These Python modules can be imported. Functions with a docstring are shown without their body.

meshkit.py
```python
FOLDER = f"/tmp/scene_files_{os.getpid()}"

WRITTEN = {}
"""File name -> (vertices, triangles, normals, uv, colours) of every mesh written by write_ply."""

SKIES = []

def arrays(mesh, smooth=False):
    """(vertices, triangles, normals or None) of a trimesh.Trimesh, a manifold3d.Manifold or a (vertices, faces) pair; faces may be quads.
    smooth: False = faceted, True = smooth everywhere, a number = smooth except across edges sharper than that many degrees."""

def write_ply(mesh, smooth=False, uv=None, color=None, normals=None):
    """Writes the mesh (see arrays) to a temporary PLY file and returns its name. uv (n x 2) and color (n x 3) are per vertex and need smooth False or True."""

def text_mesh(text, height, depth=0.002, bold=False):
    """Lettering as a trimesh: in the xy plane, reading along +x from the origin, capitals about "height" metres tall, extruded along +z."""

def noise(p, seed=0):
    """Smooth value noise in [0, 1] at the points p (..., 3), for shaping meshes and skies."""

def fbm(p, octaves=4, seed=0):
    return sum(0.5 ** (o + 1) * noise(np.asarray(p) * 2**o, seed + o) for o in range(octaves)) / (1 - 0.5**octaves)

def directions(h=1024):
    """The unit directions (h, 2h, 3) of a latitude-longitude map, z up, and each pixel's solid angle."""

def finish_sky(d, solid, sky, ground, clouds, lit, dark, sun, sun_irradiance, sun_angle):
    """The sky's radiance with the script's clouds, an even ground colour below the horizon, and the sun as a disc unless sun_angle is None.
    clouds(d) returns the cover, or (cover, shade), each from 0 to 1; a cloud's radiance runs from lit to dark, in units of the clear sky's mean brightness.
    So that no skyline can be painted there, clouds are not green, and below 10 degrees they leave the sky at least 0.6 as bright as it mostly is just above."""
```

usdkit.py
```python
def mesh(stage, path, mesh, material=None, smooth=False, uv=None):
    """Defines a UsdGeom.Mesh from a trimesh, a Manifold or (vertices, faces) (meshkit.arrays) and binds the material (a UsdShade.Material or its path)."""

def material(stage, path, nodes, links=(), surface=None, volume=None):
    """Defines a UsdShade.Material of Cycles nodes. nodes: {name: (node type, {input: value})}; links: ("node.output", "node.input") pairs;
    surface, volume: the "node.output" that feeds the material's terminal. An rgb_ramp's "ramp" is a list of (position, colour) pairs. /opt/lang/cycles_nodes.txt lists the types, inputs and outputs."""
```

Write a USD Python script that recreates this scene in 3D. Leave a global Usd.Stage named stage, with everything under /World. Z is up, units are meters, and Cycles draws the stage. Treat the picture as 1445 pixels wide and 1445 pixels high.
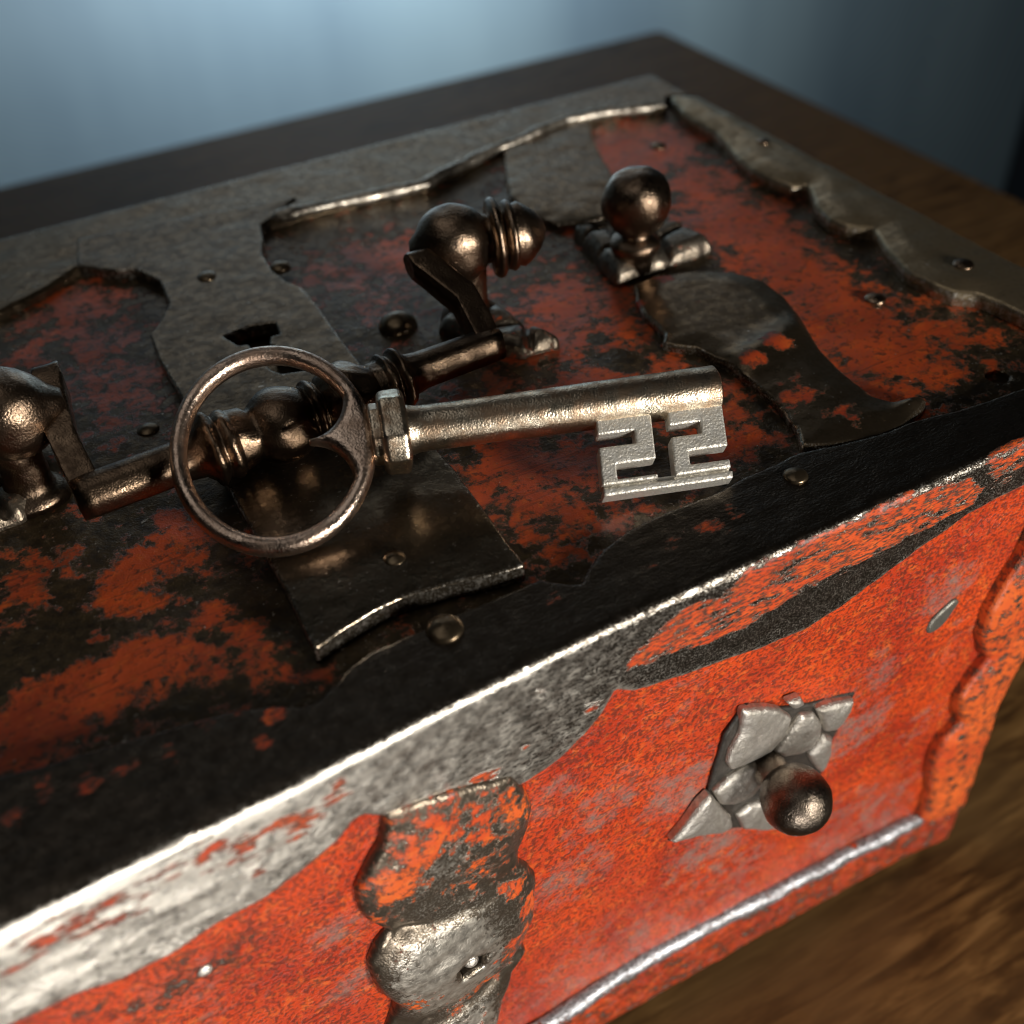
import math, random
import numpy as np, trimesh, manifold3d, usdkit, meshkit
import shapely
from shapely.geometry import Polygon, Point, LineString, MultiPolygon, box as sbox
from shapely.ops import unary_union
from scipy.spatial import Delaunay
from pxr import Usd, UsdGeom, UsdLux, UsdShade, Gf, Sdf, Vt

random.seed(7); rng = np.random.default_rng(7)
U = 0.0005                      # every length below is in half millimetres
stage = Usd.Stage.CreateInMemory()
UsdGeom.SetStageUpAxis(stage, UsdGeom.Tokens.z); UsdGeom.SetStageMetersPerUnit(stage, 1.0)
UsdGeom.Xform.Define(stage, '/World'); UsdGeom.Scope.Define(stage, '/World/Looks')

# ------------------------------------------------------------------ camera
CAM_X, CAM_Y, CAM_Z = [0.882155, -0.468418, -0.048854], [0.344757, 0.571612, 0.744582], [-0.32085, -0.673679, 0.665741]
CAM_POS = [-117.494559, -168.910723, 223.074953]     # half millimetres
CAM_F = 1.04024    # focal length / picture width
cam = UsdGeom.Camera.Define(stage, '/World/camera')
m4 = Gf.Matrix4d(*[float(x) for row in (list(CAM_X)+[0], list(CAM_Y)+[0], list(CAM_Z)+[0], [c*U for c in CAM_POS]+[1]) for x in row])
cam.AddTransformOp().Set(m4)
HAP = 24.0
cam.CreateHorizontalApertureAttr(HAP); cam.CreateVerticalApertureAttr(HAP)
cam.CreateFocalLengthAttr(CAM_F*HAP)
cam.CreateClippingRangeAttr(Gf.Vec2f(0.01, 50))
cam.CreateFocusDistanceAttr(352*U); cam.CreateFStopAttr(CAM_F*HAP/(5.6*U*1000))
cam.CreateExposureAttr(0.0)

# ------------------------------------------------------------------ light
def rect_light(name, pos, target, w, h, color, power, spread=None):
    l = UsdLux.RectLight.Define(stage, '/World/'+name)
    pos, target = np.array(pos, float)*U, np.array(target, float)*U
    z = pos-target; z /= np.linalg.norm(z)
    x = np.cross([0, 0, 1], z); x /= np.linalg.norm(x); y = np.cross(z, x)
    l.AddTransformOp().Set(Gf.Matrix4d(*x, 0, *y, 0, *z, 0, *pos, 1))
    l.CreateWidthAttr(w*U); l.CreateHeightAttr(h*U); l.CreateColorAttr(Gf.Vec3f(*color)); l.CreateIntensityAttr(power)
    return l
rect_light('window_light', (430, -1080, 205), (0, 0, -60), 250, 260, (1.0, .95, .86), 84)
rect_light('low_sheen_light', (-250, -720, -270), (-80, 0, -50), 260, 180, (1.0, .96, .90), 25)  # added below table level to put a sheen on the front strip
rect_light('room_light', (-700, 300, 2600), (0, 150, 0), 2400, 1600, (1.0, .95, .88), .40)
rect_light('rear_fill_light', (700, 2330, 1150), (60, 250, 0), 2200, 900, (1.0, .96, .90), .32)  # added unseen panel that lifts the iron at the back of the lid
rect_light('wall_fill_light', (900, 1760, 0), (900, 2600, 0), 1200, 520, (.87, .94, .98), 17)  # added unseen panel that brightens the middle of the wall

# ------------------------------------------------------------------ measured outlines (lid: x, y; front: x, z)
FRONT_STRIP_INNER = [(-168.2, 37.0), (-157.9, 35.0), (-145.6, 33.5), (-133.2, 31.5), (-120.4, 29.9), (-109.4, 27.8), (-100.5, 24.6), (-93.1, 20.2), (-89.2, 19.9), (-83.0, 22.8), (-77.9, 25.5), (-70.8, 27.3), (-53.3, 27.7), (-33.3, 27.1), (-16.8, 27.3), (-10.7, 21.3), (-6.8, 18.9), (-2.1, 23.6), (5.5, 27.9), (14.8, 30.7), (24.6, 31.9), (33.9, 32.1), (43.0, 31.7), (49.7, 31.6), (62.2, 33.4), (73.6, 33.6), (85.8, 34.3), (97.8, 31.0), (113.4, 28.1), (128.7, 27.8), (142.1, 25.2), (159.5, 23.1), (173.9, 22.5)]
FRONT_STRIP_LOWER = [(-179.3, -39.4), (-170.8, -38.9), (-159.7, -42.9), (-147.0, -43.3), (-133.2, -40.5), (-119.4, -39.9), (-108.3, -36.4), (-96.7, -30.8), (-91.1, -25.7), (-88.6, -26.1), (-83.2, -32.1), (-71.4, -41.8), (-56.0, -48.9), (-46.1, -51.6), (-38.3, -51.6), (-26.1, -49.0), (-18.2, -43.7), (-11.2, -37.2), (-6.9, -29.0), (-0.2, -34.3), (17.0, -38.1), (35.0, -40.6), (49.1, -43.3), (65.9, -44.5), (81.2, -41.7), (96.3, -36.4), (112.5, -30.3), (134.0, -24.0), (149.6, -22.6), (155.7, -22.7)]
STRAP = [(-93.5, 324.8), (-98.5, 298.4), (-84.5, 284.1), (-77.3, 281.7), (-70.4, 265.6), (-71.2, 244.1), (-77.8, 232.0), (-84.4, 223.8), (-85.7, 203.8), (-84.7, 175.9), (-85.1, 132.7), (-84.4, 94.9), (-84.0, 61.4), (-84.6, 32.4), (-76.3, 35.0), (-64.3, 37.9), (-55.2, 38.4), (-48.9, 37.3), (-38.3, 35.6), (-28.0, 32.9), (-18.8, 31.5), (-18.1, 56.9), (-17.1, 84.6), (-18.1, 117.1), (-20.1, 151.6), (-20.4, 180.2), (-19.4, 210.9), (-20.1, 226.1), (-23.7, 234.0), (-25.9, 246.1), (-24.9, 264.1), (-20.1, 276.6), (-16.9, 290.7), (-11.9, 293.3), (7.6, 309.3)]
BACK_INNER_LEFT = [(-180.1, 257.4), (-157.8, 270.2), (-134.5, 278.0), (-115.8, 286.4), (-98.5, 298.4)]
BACK_INNER_RIGHT = [(-11.9, 293.3), (2.0, 293.5), (30.1, 292.4), (64.9, 287.4), (83.3, 294.0), (113.2, 306.2), (130.7, 308.0), (160.3, 315.4), (185.8, 314.0), (214.8, 303.1)]
SIDE_INNER = [(222.0, 310.3), (215.0, 288.7), (213.3, 275.5), (213.1, 257.3), (208.4, 238.7), (203.7, 225.3), (201.5, 210.8), (202.4, 198.7), (205.3, 187.4), (211.8, 184.8), (208.5, 177.9), (201.7, 166.5), (197.8, 152.2), (199.6, 142.8), (207.8, 136.5), (205.4, 131.1), (198.9, 116.9), (194.0, 99.8), (194.4, 87.3), (196.9, 78.9), (203.6, 73.3), (206.1, 64.0), (207.3, 53.2)]
LEAF_FRONT = [(98.8, 154.9), (93.2, 145.2), (89.9, 134.5), (89.4, 123.7), (88.3, 117.2), (84.3, 112.8), (86.6, 109.0), (92.8, 102.8), (96.3, 89.5), (97.1, 73.0), (96.3, 58.9), (93.0, 45.3), (88.4, 36.7), (95.9, 32.2), (110.3, 27.3), (122.6, 27.0), (135.4, 30.8), (141.2, 34.5), (138.5, 38.1), (130.8, 39.9), (127.2, 46.1), (128.1, 62.5), (131.1, 78.7), (138.9, 98.3), (144.2, 115.6), (144.7, 129.3), (139.1, 141.2), (126.7, 150.6), (108.7, 156.7)]
LEAF_BACK = [(120.9, 311.5), (105.0, 281.2), (94.5, 255.5), (92.8, 234.8), (99.0, 218.2), (109.3, 213.8), (121.3, 213.3), (134.6, 224.1), (145.5, 244.1), (153.2, 268.3), (160.7, 289.4), (175.5, 318.9)]
KEYHOLE = [(-58.9, 205.8), (-48.6, 207.2), (-38.8, 204.7), (-39.9, 196.1), (-43.9, 196.3), (-45.9, 190.4), (-38.2, 172.8), (-39.3, 166.3), (-47.5, 168.7), (-50.2, 173.1), (-52.3, 195.6), (-55.9, 196.7)]
BOSS_TOP = [(-83.2, -28.9), (-83.8, -33.2), (-85.7, -41.4), (-91.6, -50.2), (-96.4, -59.0), (-97.1, -71.1), (-94.5, -79.9), (-90.8, -88.6), (-82.9, -107.2), (-62.7, -126.5), (-46.5, -114.8), (-42.6, -84.3), (-39.0, -75.9), (-36.8, -65.3), (-39.8, -53.6), (-42.8, -43.5), (-63.2, -33.9)]
BOSS_MID = [(-90.9, -89.3), (-94.8, -93.6), (-99.0, -102.0), (-99.4, -113.4), (-96.7, -124.8), (-91.9, -136.4), (-82.6, -153.1), (-70.0, -167.1), (-57.7, -168.3), (-51.9, -157.4), (-45.1, -146.2), (-38.8, -129.7), (-37.5, -109.1), (-40.0, -98.1), (-45.2, -89.3), (-55.2, -88.7), (-72.8, -87.7), (-82.5, -89.8)]
BOSS_LOW = [(-93.3, -132.8), (-96.3, -141.3), (-100.7, -153.5), (-97.0, -175.4), (-85.9, -202.8), (-69.7, -214.2), (-61.8, -197.2), (-55.9, -172.6), (-48.9, -160.9), (-43.3, -153.8), (-45.0, -144.5), (-54.4, -148.7)]
STAR_HOLE = [(-67.4, -125.4)]
CORNER_INNER = [(169.9, -60.9), (164.9, -72.2), (161.7, -85.0), (162.7, -100.8), (168.3, -114.6), (172.2, -119.7), (166.7, -128.4), (162.6, -139.3), (165.6, -151.2), (169.7, -160.0), (162.1, -167.4), (161.1, -181.9), (162.5, -194.2), (167.6, -209.6), (168.6, -227.4), (167.7, -234.3)]
CORNER_OUTER = [(199.5, -138.0), (191.3, -158.8), (192.9, -189.8), (193.2, -225.2), (198.2, -273.5)]
BASE_RIDGE = [(169.9, -239.4), (108.6, -233.0), (66.6, -227.7), (21.6, -222.7), (-31.1, -227.3)]
BASE_BOTTOM = [(200.3, -279.8), (163.4, -269.8), (87.6, -264.3), (-7.7, -260.8)]
ROS_OUT = [(19.5, -138.0), (36.2, -118.0), (40.5, -85.5), (47.8, -74.0), (66.2, -87.6), (74.7, -91.5), (102.5, -100.8), (98.2, -114.1), (95.9, -131.2), (94.7, -148.1), (67.9, -165.2), (41.8, -148.2)]
ROS_LUMPS = [(55.1, -93.1), (75.4, -105.3), (90.8, -103.3), (91.7, -133.5), (49.6, -121.7), (31.8, -128.2), (58.2, -147.2), (73.0, -141.4)]
PETALS = [[(45.0, -73.0), (57.0, -79.3), (64.3, -85.8), (69.3, -92.5), (68.2, -102.1), (62.5, -108.9), (54.6, -108.7), (44.0, -107.3), (41.3, -100.9), (41.9, -94.3), (45.4, -86.4), (45.2, -79.7)], [(73.4, -93.5), (80.0, -97.0), (85.2, -106.6), (86.0, -114.4), (83.5, -120.1), (76.5, -119.8), (69.1, -116.3), (64.0, -110.0), (67.0, -103.1), (71.4, -97.3)], [(80.3, -94.6), (87.2, -95.7), (99.4, -101.0), (99.3, -107.1), (96.3, -113.2), (93.3, -115.7), (87.8, -112.9), (83.7, -102.1)], [(88.4, -116.0), (93.4, -121.3), (95.1, -132.0), (94.5, -140.4), (92.2, -143.7), (85.9, -133.2), (82.3, -124.8), (85.1, -121.2)], [(37.1, -116.1), (43.1, -111.3), (52.2, -110.6), (60.4, -112.9), (64.4, -121.3), (61.0, -126.5), (56.3, -132.7), (48.1, -132.2), (41.5, -127.1)], [(19.2, -134.9), (25.2, -127.8), (30.9, -118.8), (35.1, -115.5), (40.8, -126.5), (46.9, -139.2), (48.4, -146.6), (43.0, -147.3), (31.4, -139.9)], [(50.6, -142.2), (55.8, -139.2), (63.1, -141.9), (69.3, -154.9), (77.8, -172.6), (66.4, -165.4), (55.0, -155.0)], [(64.9, -81.2), (71.5, -82.5), (74.4, -87.7), (69.1, -87.6)]]
ROS_BALL = [(60.9, -116.2)]
OVAL = [(138.6, -78.7), (134.0, -83.6), (143.2, -73.2)]
FRONT_RIVET = [(-141.6, -62.2)]
STRIP_PATCH = [(-4.8, -23.1), (-0.7, -16.5), (6.4, -11.3), (15.9, -6.0), (31.3, -6.8), (38.1, -1.5), (61.7, -1.6), (82.2, -1.2), (103.5, -0.7), (127.1, -4.7), (136.4, -14.0), (133.2, -18.8), (115.0, -20.7), (94.1, -21.6), (79.9, -23.7), (57.3, -23.9), (38.7, -28.2), (25.2, -27.0), (12.1, -23.5), (0.8, -23.1)]
STRIP_SPOTS = [(147.6, -5.2, 9.0), (140.7, -3.7, 6.0), (-93.8, -8.7, 3.0), (-96.3, -11.4, 3.0), (-102.6, -14.2, 4.0), (-109.8, -11.4, 4.0), (-119.4, -12.9, 5.0), (-128.6, -12.9, 5.0), (-105.4, -18.5, 5.0), (-119.7, -22.8, 5.0), (-138.9, -11.6, 6.0), (-148.6, -9.1, 6.0), (-162.0, -9.2, 7.0), (-169.3, -11.9, 7.0), (-126.9, -6.2, 4.0), (-53.2, -38.3, 4.0), (-49.7, -38.4, 3.0), (-32.0, -14.2, 3.0), (-15.4, -30.5, 3.0), (-38.6, -33.2, 2.0)]
LID_RED = [(177.0, 272.7, 21.6, 1.0), (197.1, 264.2, 14.4, 0.8), (182.2, 219.3, 13.5, 0.8), (172.9, 286.4, 10.9, 0.7), (171.2, 182.5, 15.9, 1.0), (152.8, 178.5, 12.5, 0.8), (163.8, 148.1, 15.0, 0.9), (159.6, 115.6, 15.7, 0.9), (154.7, 93.1, 16.5, 1.0), (154.4, 69.5, 14.5, 1.0), (160.7, 54.4, 11.6, 0.7), (182.7, 66.1, 10.7, 0.6), (136.5, 53.6, 12.6, 0.7), (28.2, 237.0, 14.0, 0.7), (2.2, 238.8, 12.3, 0.6), (0.7, 218.3, 11.9, 0.5), (70.0, 160.1, 17.2, 0.8), (50.0, 147.6, 13.8, 0.7), (68.6, 135.8, 13.8, 0.7), (68.5, 96.1, 14.2, 0.7), (48.9, 108.4, 10.3, 0.7), (14.1, 114.5, 12.7, 0.7), (-2.6, 114.8, 10.0, 0.6), (31.4, 103.7, 12.6, 0.7), (72.8, 63.3, 11.0, 0.7), (78.6, 55.1, 7.2, 0.5), (0.9, 59.2, 10.2, 0.7), (3.3, 83.1, 10.7, 0.8), (21.5, 72.0, 9.5, 0.7), (0.0, 44.1, 8.8, 0.6), (-9.2, 69.3, 6.9, 0.6), (14.7, 42.9, 6.7, 0.6), (122.6, 332.6, 7.5, 0.7), (-106.3, 273.4, 13.5, 0.6), (-121.8, 250.5, 11.4, 0.5), (-105.3, 233.9, 11.3, 0.6), (-116.2, 206.2, 10.7, 0.5), (-100.0, 207.1, 9.5, 0.6), (-104.2, 188.0, 7.8, 0.6), (-117.9, 96.2, 8.7, 0.8), (-106.9, 104.5, 7.8, 0.7), (-124.6, 86.1, 6.3, 0.7), (-122.4, 56.0, 7.9, 0.9), (-137.5, 54.6, 8.8, 0.9), (-155.1, 52.1, 9.5, 1.0), (-148.1, 59.3, 5.8, 0.8), (-152.3, 106.1, 6.4, 0.6), (-106.5, 65.4, 4.5, 0.7), (-99.1, 54.7, 4.5, 0.6), (-164.8, 42.0, 6.4, 0.8), (-145.0, 112.4, 6.6, 0.5), (-112.8, 50.4, 5.9, 0.7), (-137.2, 75.5, 2.4, 0.9), (-99.7, 39.7, 5.9, 0.5), (-106.4, 115.9, 4.6, 0.8)]
LID_BARE = [(67.3, 113.3, 6.9, 0.9), (68.1, 132.4, 3.8, 0.8), (-150.6, 78.7, 9.1, 0.7), (152.4, 94.5, 3.8, 0.5), (185.0, 190.3, 4.9, 0.5), (150.2, 121.7, 2.9, 0.5), (7.4, 80.6, 2.4, 0.3), (64.0, 118.1, 4.8, 0.6), (206.2, 252.6, 7.1, 0.5)]
STRIP_TOP_RED = [(38.1, 19.3, 5.4, 0.5), (26.3, 17.2, 5.3, 0.5), (49.4, 20.1, 4.4, 0.5), (12.3, 15.1, 3.8, 0.4), (-100.8, 18.0, 3.4, 0.7), (-110.3, 24.8, 3.7, 0.6), (-117.8, 25.2, 3.7, 0.5), (-106.5, 12.2, 3.3, 0.6), (-139.0, 22.2, 4.5, 0.55), (-149.4, 23.3, 4.5, 0.55), (-159.7, 24.4, 4.4, 0.5), (-166.9, 21.6, 4.3, 0.6), (-128.3, 21.0, 3.6, 0.5), (-16.1, 20.1, 4.1, 0.5), (-4.2, 8.2, 2.0, 0.4), (-34.7, 19.9, 2.8, 0.4)]
LID_RIVETS = [(-51.8, 256.4, 4.2), (-51.0, 54.5, 3.6), (-49.4, 22.9, 5.5), (76.0, 25.0, 4.0), (187.8, 269.6, 3.2), (176.1, 98.3, 3.4), (222.8, 230.7, 3.2), (213.4, 90.9, 4.2), (231.9, 295.9, 4.0), (-21.7, 249.2, 4.5), (4.8, 182.6, 8.0), (-99.8, 167.5, 4.0)]
HOLE = [(177.1, 36.0)]
KNOB = [(107.2, 169.0)]
LID_ROS = [(101.4, 214.1), (94.3, 161.2), (109.3, 161.9), (145.3, 164.0), (143.3, 186.4), (110.4, 198.6)]
GRIP_L = (-125.1, 119.3, 12.0)
GRIP_R = (19.3, 128.5, 12.0)
PIV_L = (-139.5, 150.5, 30.0)
PIV_R = (29.2, 172.2, 30.0)
ARM_L = (-126.2, 161.9, 30.0)
ARM_R = (12.8, 165.4, 30.0)
BALL1 = (-61.3, 116.7, 13.0)
COLL1 = (-85.3, 116.8, 14.0)
COLL2 = (-17.0, 123.8, 13.0)
BASE_R = (32.1, 148.1, 0.0)
BASE_L = (-143.2, 150.6, 0.0)
FIN_R = (51.9, 157.3, 30.0)
BOW = (-69.7, 100.4, 21.0)
SHAFT_END = (68.3, 59.3, 16.0)
BOX_L, BOX_R, BOX_B = -341, 235, 348
LID_Z = -4.0                    # the painted sheet lies this far below the top of the iron straps
yo = lambda x: np.interp(x, [-400, -174, -98, -40, 0, 300], [-8, -7.5, -5, -1.5, 0, 0])   # the front bulges a little to the left

# ------------------------------------------------------------------ materials
def M(name, nodes, links, surface='p.BSDF'):
    return usdkit.material(stage, '/World/Looks/'+name, nodes, links, surface=surface)

def worn(name, iron_a, iron_b, iron_rough, metallic, red_a=(.50, .062, .016), red_b=(.40, .040, .012), dark=(.045, .03, .022), scale=.11, k=1.5,
         speck=.5, stretch=(1, 1, 1), fine=.9, bump=.5, paint_rough=.42, spark=0.0, rub_col=(.30, .25, .22), speck_lo=.54, shine_col=(.66, .61, .54), dust=0.0, spec=.5, mask=(.46, .53), thin=(.10, .032, .015), orange=(.66, .15, .022), shine_k=2.6, rub_at=(.40, .78), scratch=0.0):
    """Iron that carries what is left of a red paint: the mesh says where paint is left (primvar paint) and where it is rubbed grey (rub)."""
    n = {
        'g': ('geometry', {}), 'v': ('vector_math', {'math_type': 'scale', 'scale': 2000.0}),
        'map': ('mapping', {'scale': stretch}),
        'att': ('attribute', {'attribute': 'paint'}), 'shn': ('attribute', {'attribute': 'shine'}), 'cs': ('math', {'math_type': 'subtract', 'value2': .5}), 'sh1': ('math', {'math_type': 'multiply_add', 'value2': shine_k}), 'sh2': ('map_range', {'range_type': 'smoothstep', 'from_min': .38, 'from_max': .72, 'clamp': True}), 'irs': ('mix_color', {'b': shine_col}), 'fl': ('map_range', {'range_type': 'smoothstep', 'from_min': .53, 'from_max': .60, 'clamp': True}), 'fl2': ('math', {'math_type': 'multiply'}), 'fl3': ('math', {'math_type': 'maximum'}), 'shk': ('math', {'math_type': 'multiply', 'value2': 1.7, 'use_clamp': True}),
        'vo': ('voronoi_texture', {'scale': .16, 'feature': 'f1'}), 'du': ('map_range', {'from_min': .045, 'from_max': .035, 'clamp': True, 'to_max': dust}), 'dc': ('mix_color', {'b': (.55, .52, .48)}), 'rub': ('attribute', {'attribute': 'rub'}),
        'n1': ('noise_texture', {'scale': scale, 'detail': 9.0, 'roughness': .70}),
        'c1': ('math', {'math_type': 'subtract', 'value2': .5}), 's1': ('math', {'math_type': 'multiply_add', 'value2': k}),
        'mask': ('map_range', {'range_type': 'smoothstep', 'from_min': mask[0], 'from_max': mask[1], 'clamp': True}), 'm2': ('map_range', {'range_type': 'smoothstep', 'from_min': mask[0]+.03, 'from_max': mask[1]+.16, 'clamp': True}), 'tc': ('mix_color', {'a': thin}), 'og': ('mix_color', {'b': orange}), 'of': ('map_range', {'from_min': .52, 'from_max': .70, 'to_max': .6, 'clamp': True}),
        'n2': ('noise_texture', {'scale': fine, 'detail': 4.0, 'roughness': .6}),
        'sp': ('map_range', {'range_type': 'smoothstep', 'from_min': speck_lo, 'from_max': speck_lo+.12, 'to_max': speck, 'clamp': True}),
        'n3': ('noise_texture', {'scale': .03, 'detail': 3.0}), 'smap': ('mapping', {'rotation': (0, .45, .3), 'scale': (.05, .9, 1.1)}), 'n6': ('noise_texture', {'scale': .8, 'detail': 3.0, 'distortion': .4}), 'sc': ('map_range', {'range_type': 'smoothstep', 'from_min': .58, 'from_max': .68, 'to_max': scratch, 'clamp': True}), 'spx': ('math', {'math_type': 'maximum'}),
        'n4': ('noise_texture', {'scale': .25, 'detail': 6.0, 'roughness': .6}),
        'r3': ('map_range', {'from_min': .35, 'from_max': .65, 'clamp': True}),
        'r4': ('map_range', {'from_min': .35, 'from_max': .65, 'clamp': True}),
        'red': ('mix_color', {'a': red_a, 'b': red_b}), 'red2': ('mix_color', {'b': dark}),
        'rs': ('math', {'math_type': 'multiply_add', 'value2': 1.6}), 'rm': ('map_range', {'range_type': 'smoothstep', 'from_min': rub_at[0], 'from_max': rub_at[1], 'clamp': True, 'to_max': .9}),
        'red3': ('mix_color', {'b': rub_col}),
        'ir': ('mix_color', {'a': iron_a, 'b': iron_b}),
        'col': ('mix_color', {}), 'inv': ('math', {'math_type': 'subtract', 'value1': 1.0}), 'met': ('math', {'math_type': 'multiply', 'value2': metallic}),
        'rr': ('map_range', {'from_min': .3, 'from_max': .7, 'to_min': iron_rough-.1, 'to_max': iron_rough+.14}),
        'rough': ('mix_float', {'b': paint_rough}),
        'h1': ('math', {'math_type': 'multiply', 'value2': .55}), 'h2': ('math', {'math_type': 'multiply_add', 'value2': .8}),
        'n5': ('noise_texture', {'scale': 1.5, 'detail': 2.0}), 'h3': ('math', {'math_type': 'multiply_add', 'value2': .35+spark}),
        'b': ('bump', {'strength': bump, 'distance': .0004}), 'p': ('principled_bsdf', {'specular_ior_level': spec}),
    }
    l = [('g.position', 'v.vector1'), ('v.vector', 'map.vector'), ('map.vector', 'n1.vector'), ('map.vector', 'n2.vector'), ('v.vector', 'n3.vector'), ('v.vector', 'n4.vector'), ('v.vector', 'n5.vector'),
         ('n1.fac', 'c1.value1'), ('c1.value', 's1.value1'), ('att.fac', 's1.value3'), ('s1.value', 'mask.value'),
         ('n2.fac', 'sp.value'), ('n3.fac', 'r3.value'), ('n4.fac', 'r4.value'), ('r3.result', 'red.fac'), ('n4.fac', 'of.value'), ('red.result', 'og.a'), ('of.result', 'og.fac'), ('og.result', 'tc.b'), ('s1.value', 'm2.value'), ('m2.result', 'tc.fac'), ('tc.result', 'red2.a'), ('v.vector', 'smap.vector'), ('smap.vector', 'n6.vector'), ('n6.fac', 'sc.value'), ('sp.result', 'spx.value1'), ('sc.result', 'spx.value2'), ('spx.value', 'red2.fac'),
         ('c1.value', 'rs.value1'), ('rub.fac', 'rs.value3'), ('rs.value', 'rm.value'), ('red2.result', 'red3.a'), ('rm.result', 'red3.fac'),
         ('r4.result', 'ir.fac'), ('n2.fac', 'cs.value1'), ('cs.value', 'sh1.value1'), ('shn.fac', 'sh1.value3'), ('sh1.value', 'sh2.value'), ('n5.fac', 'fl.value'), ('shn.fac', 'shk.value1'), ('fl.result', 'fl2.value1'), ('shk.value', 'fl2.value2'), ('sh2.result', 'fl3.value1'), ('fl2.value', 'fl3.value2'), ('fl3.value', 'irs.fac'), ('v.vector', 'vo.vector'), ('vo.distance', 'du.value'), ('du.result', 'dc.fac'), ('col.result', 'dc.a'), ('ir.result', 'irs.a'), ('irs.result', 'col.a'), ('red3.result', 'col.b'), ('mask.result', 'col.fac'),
         ('mask.result', 'inv.value2'), ('inv.value', 'met.value1'), ('n4.fac', 'rr.value'), ('rr.result', 'rough.a'), ('mask.result', 'rough.fac'),
         ('mask.result', 'h1.value1'), ('n2.fac', 'h2.value1'), ('h1.value', 'h2.value3'), ('n5.fac', 'h3.value1'), ('h2.value', 'h3.value3'), ('h3.value', 'b.height'),
         ('dc.result', 'p.base_color'), ('met.value', 'p.metallic'), ('rough.result', 'p.roughness'), ('b.normal', 'p.normal')]
    return M(name, n, l)

def metal(name, a, b, rough, bump=.35, scale=.3, metallic=1.0, fine=1.6, fine_amt=.5, lo=.35, hi=.65):
    n = {'g': ('geometry', {}), 'v': ('vector_math', {'math_type': 'scale', 'scale': 2000.0}),
         'n1': ('noise_texture', {'scale': scale, 'detail': 6.0, 'roughness': .65}), 'n2': ('noise_texture', {'scale': fine, 'detail': 3.0}),
         'r': ('map_range', {'from_min': lo, 'from_max': hi, 'clamp': True}), 'c': ('mix_color', {'a': a, 'b': b}),
         'rr': ('map_range', {'from_min': .3, 'from_max': .7, 'to_min': rough-.1, 'to_max': rough+.12}),
         'h': ('math', {'math_type': 'multiply_add', 'value2': fine_amt}), 'bp': ('bump', {'strength': bump, 'distance': .0004}), 'p': ('principled_bsdf', {'metallic': metallic})}
    l = [('g.position', 'v.vector1'), ('v.vector', 'n1.vector'), ('v.vector', 'n2.vector'), ('n1.fac', 'r.value'), ('r.result', 'c.fac'), ('c.result', 'p.base_color'),
         ('n1.fac', 'rr.value'), ('rr.result', 'p.roughness'), ('n2.fac', 'h.value1'), ('n1.fac', 'h.value3'), ('h.value', 'bp.height'), ('bp.normal', 'p.normal')]
    return M(name, n, l)

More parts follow.
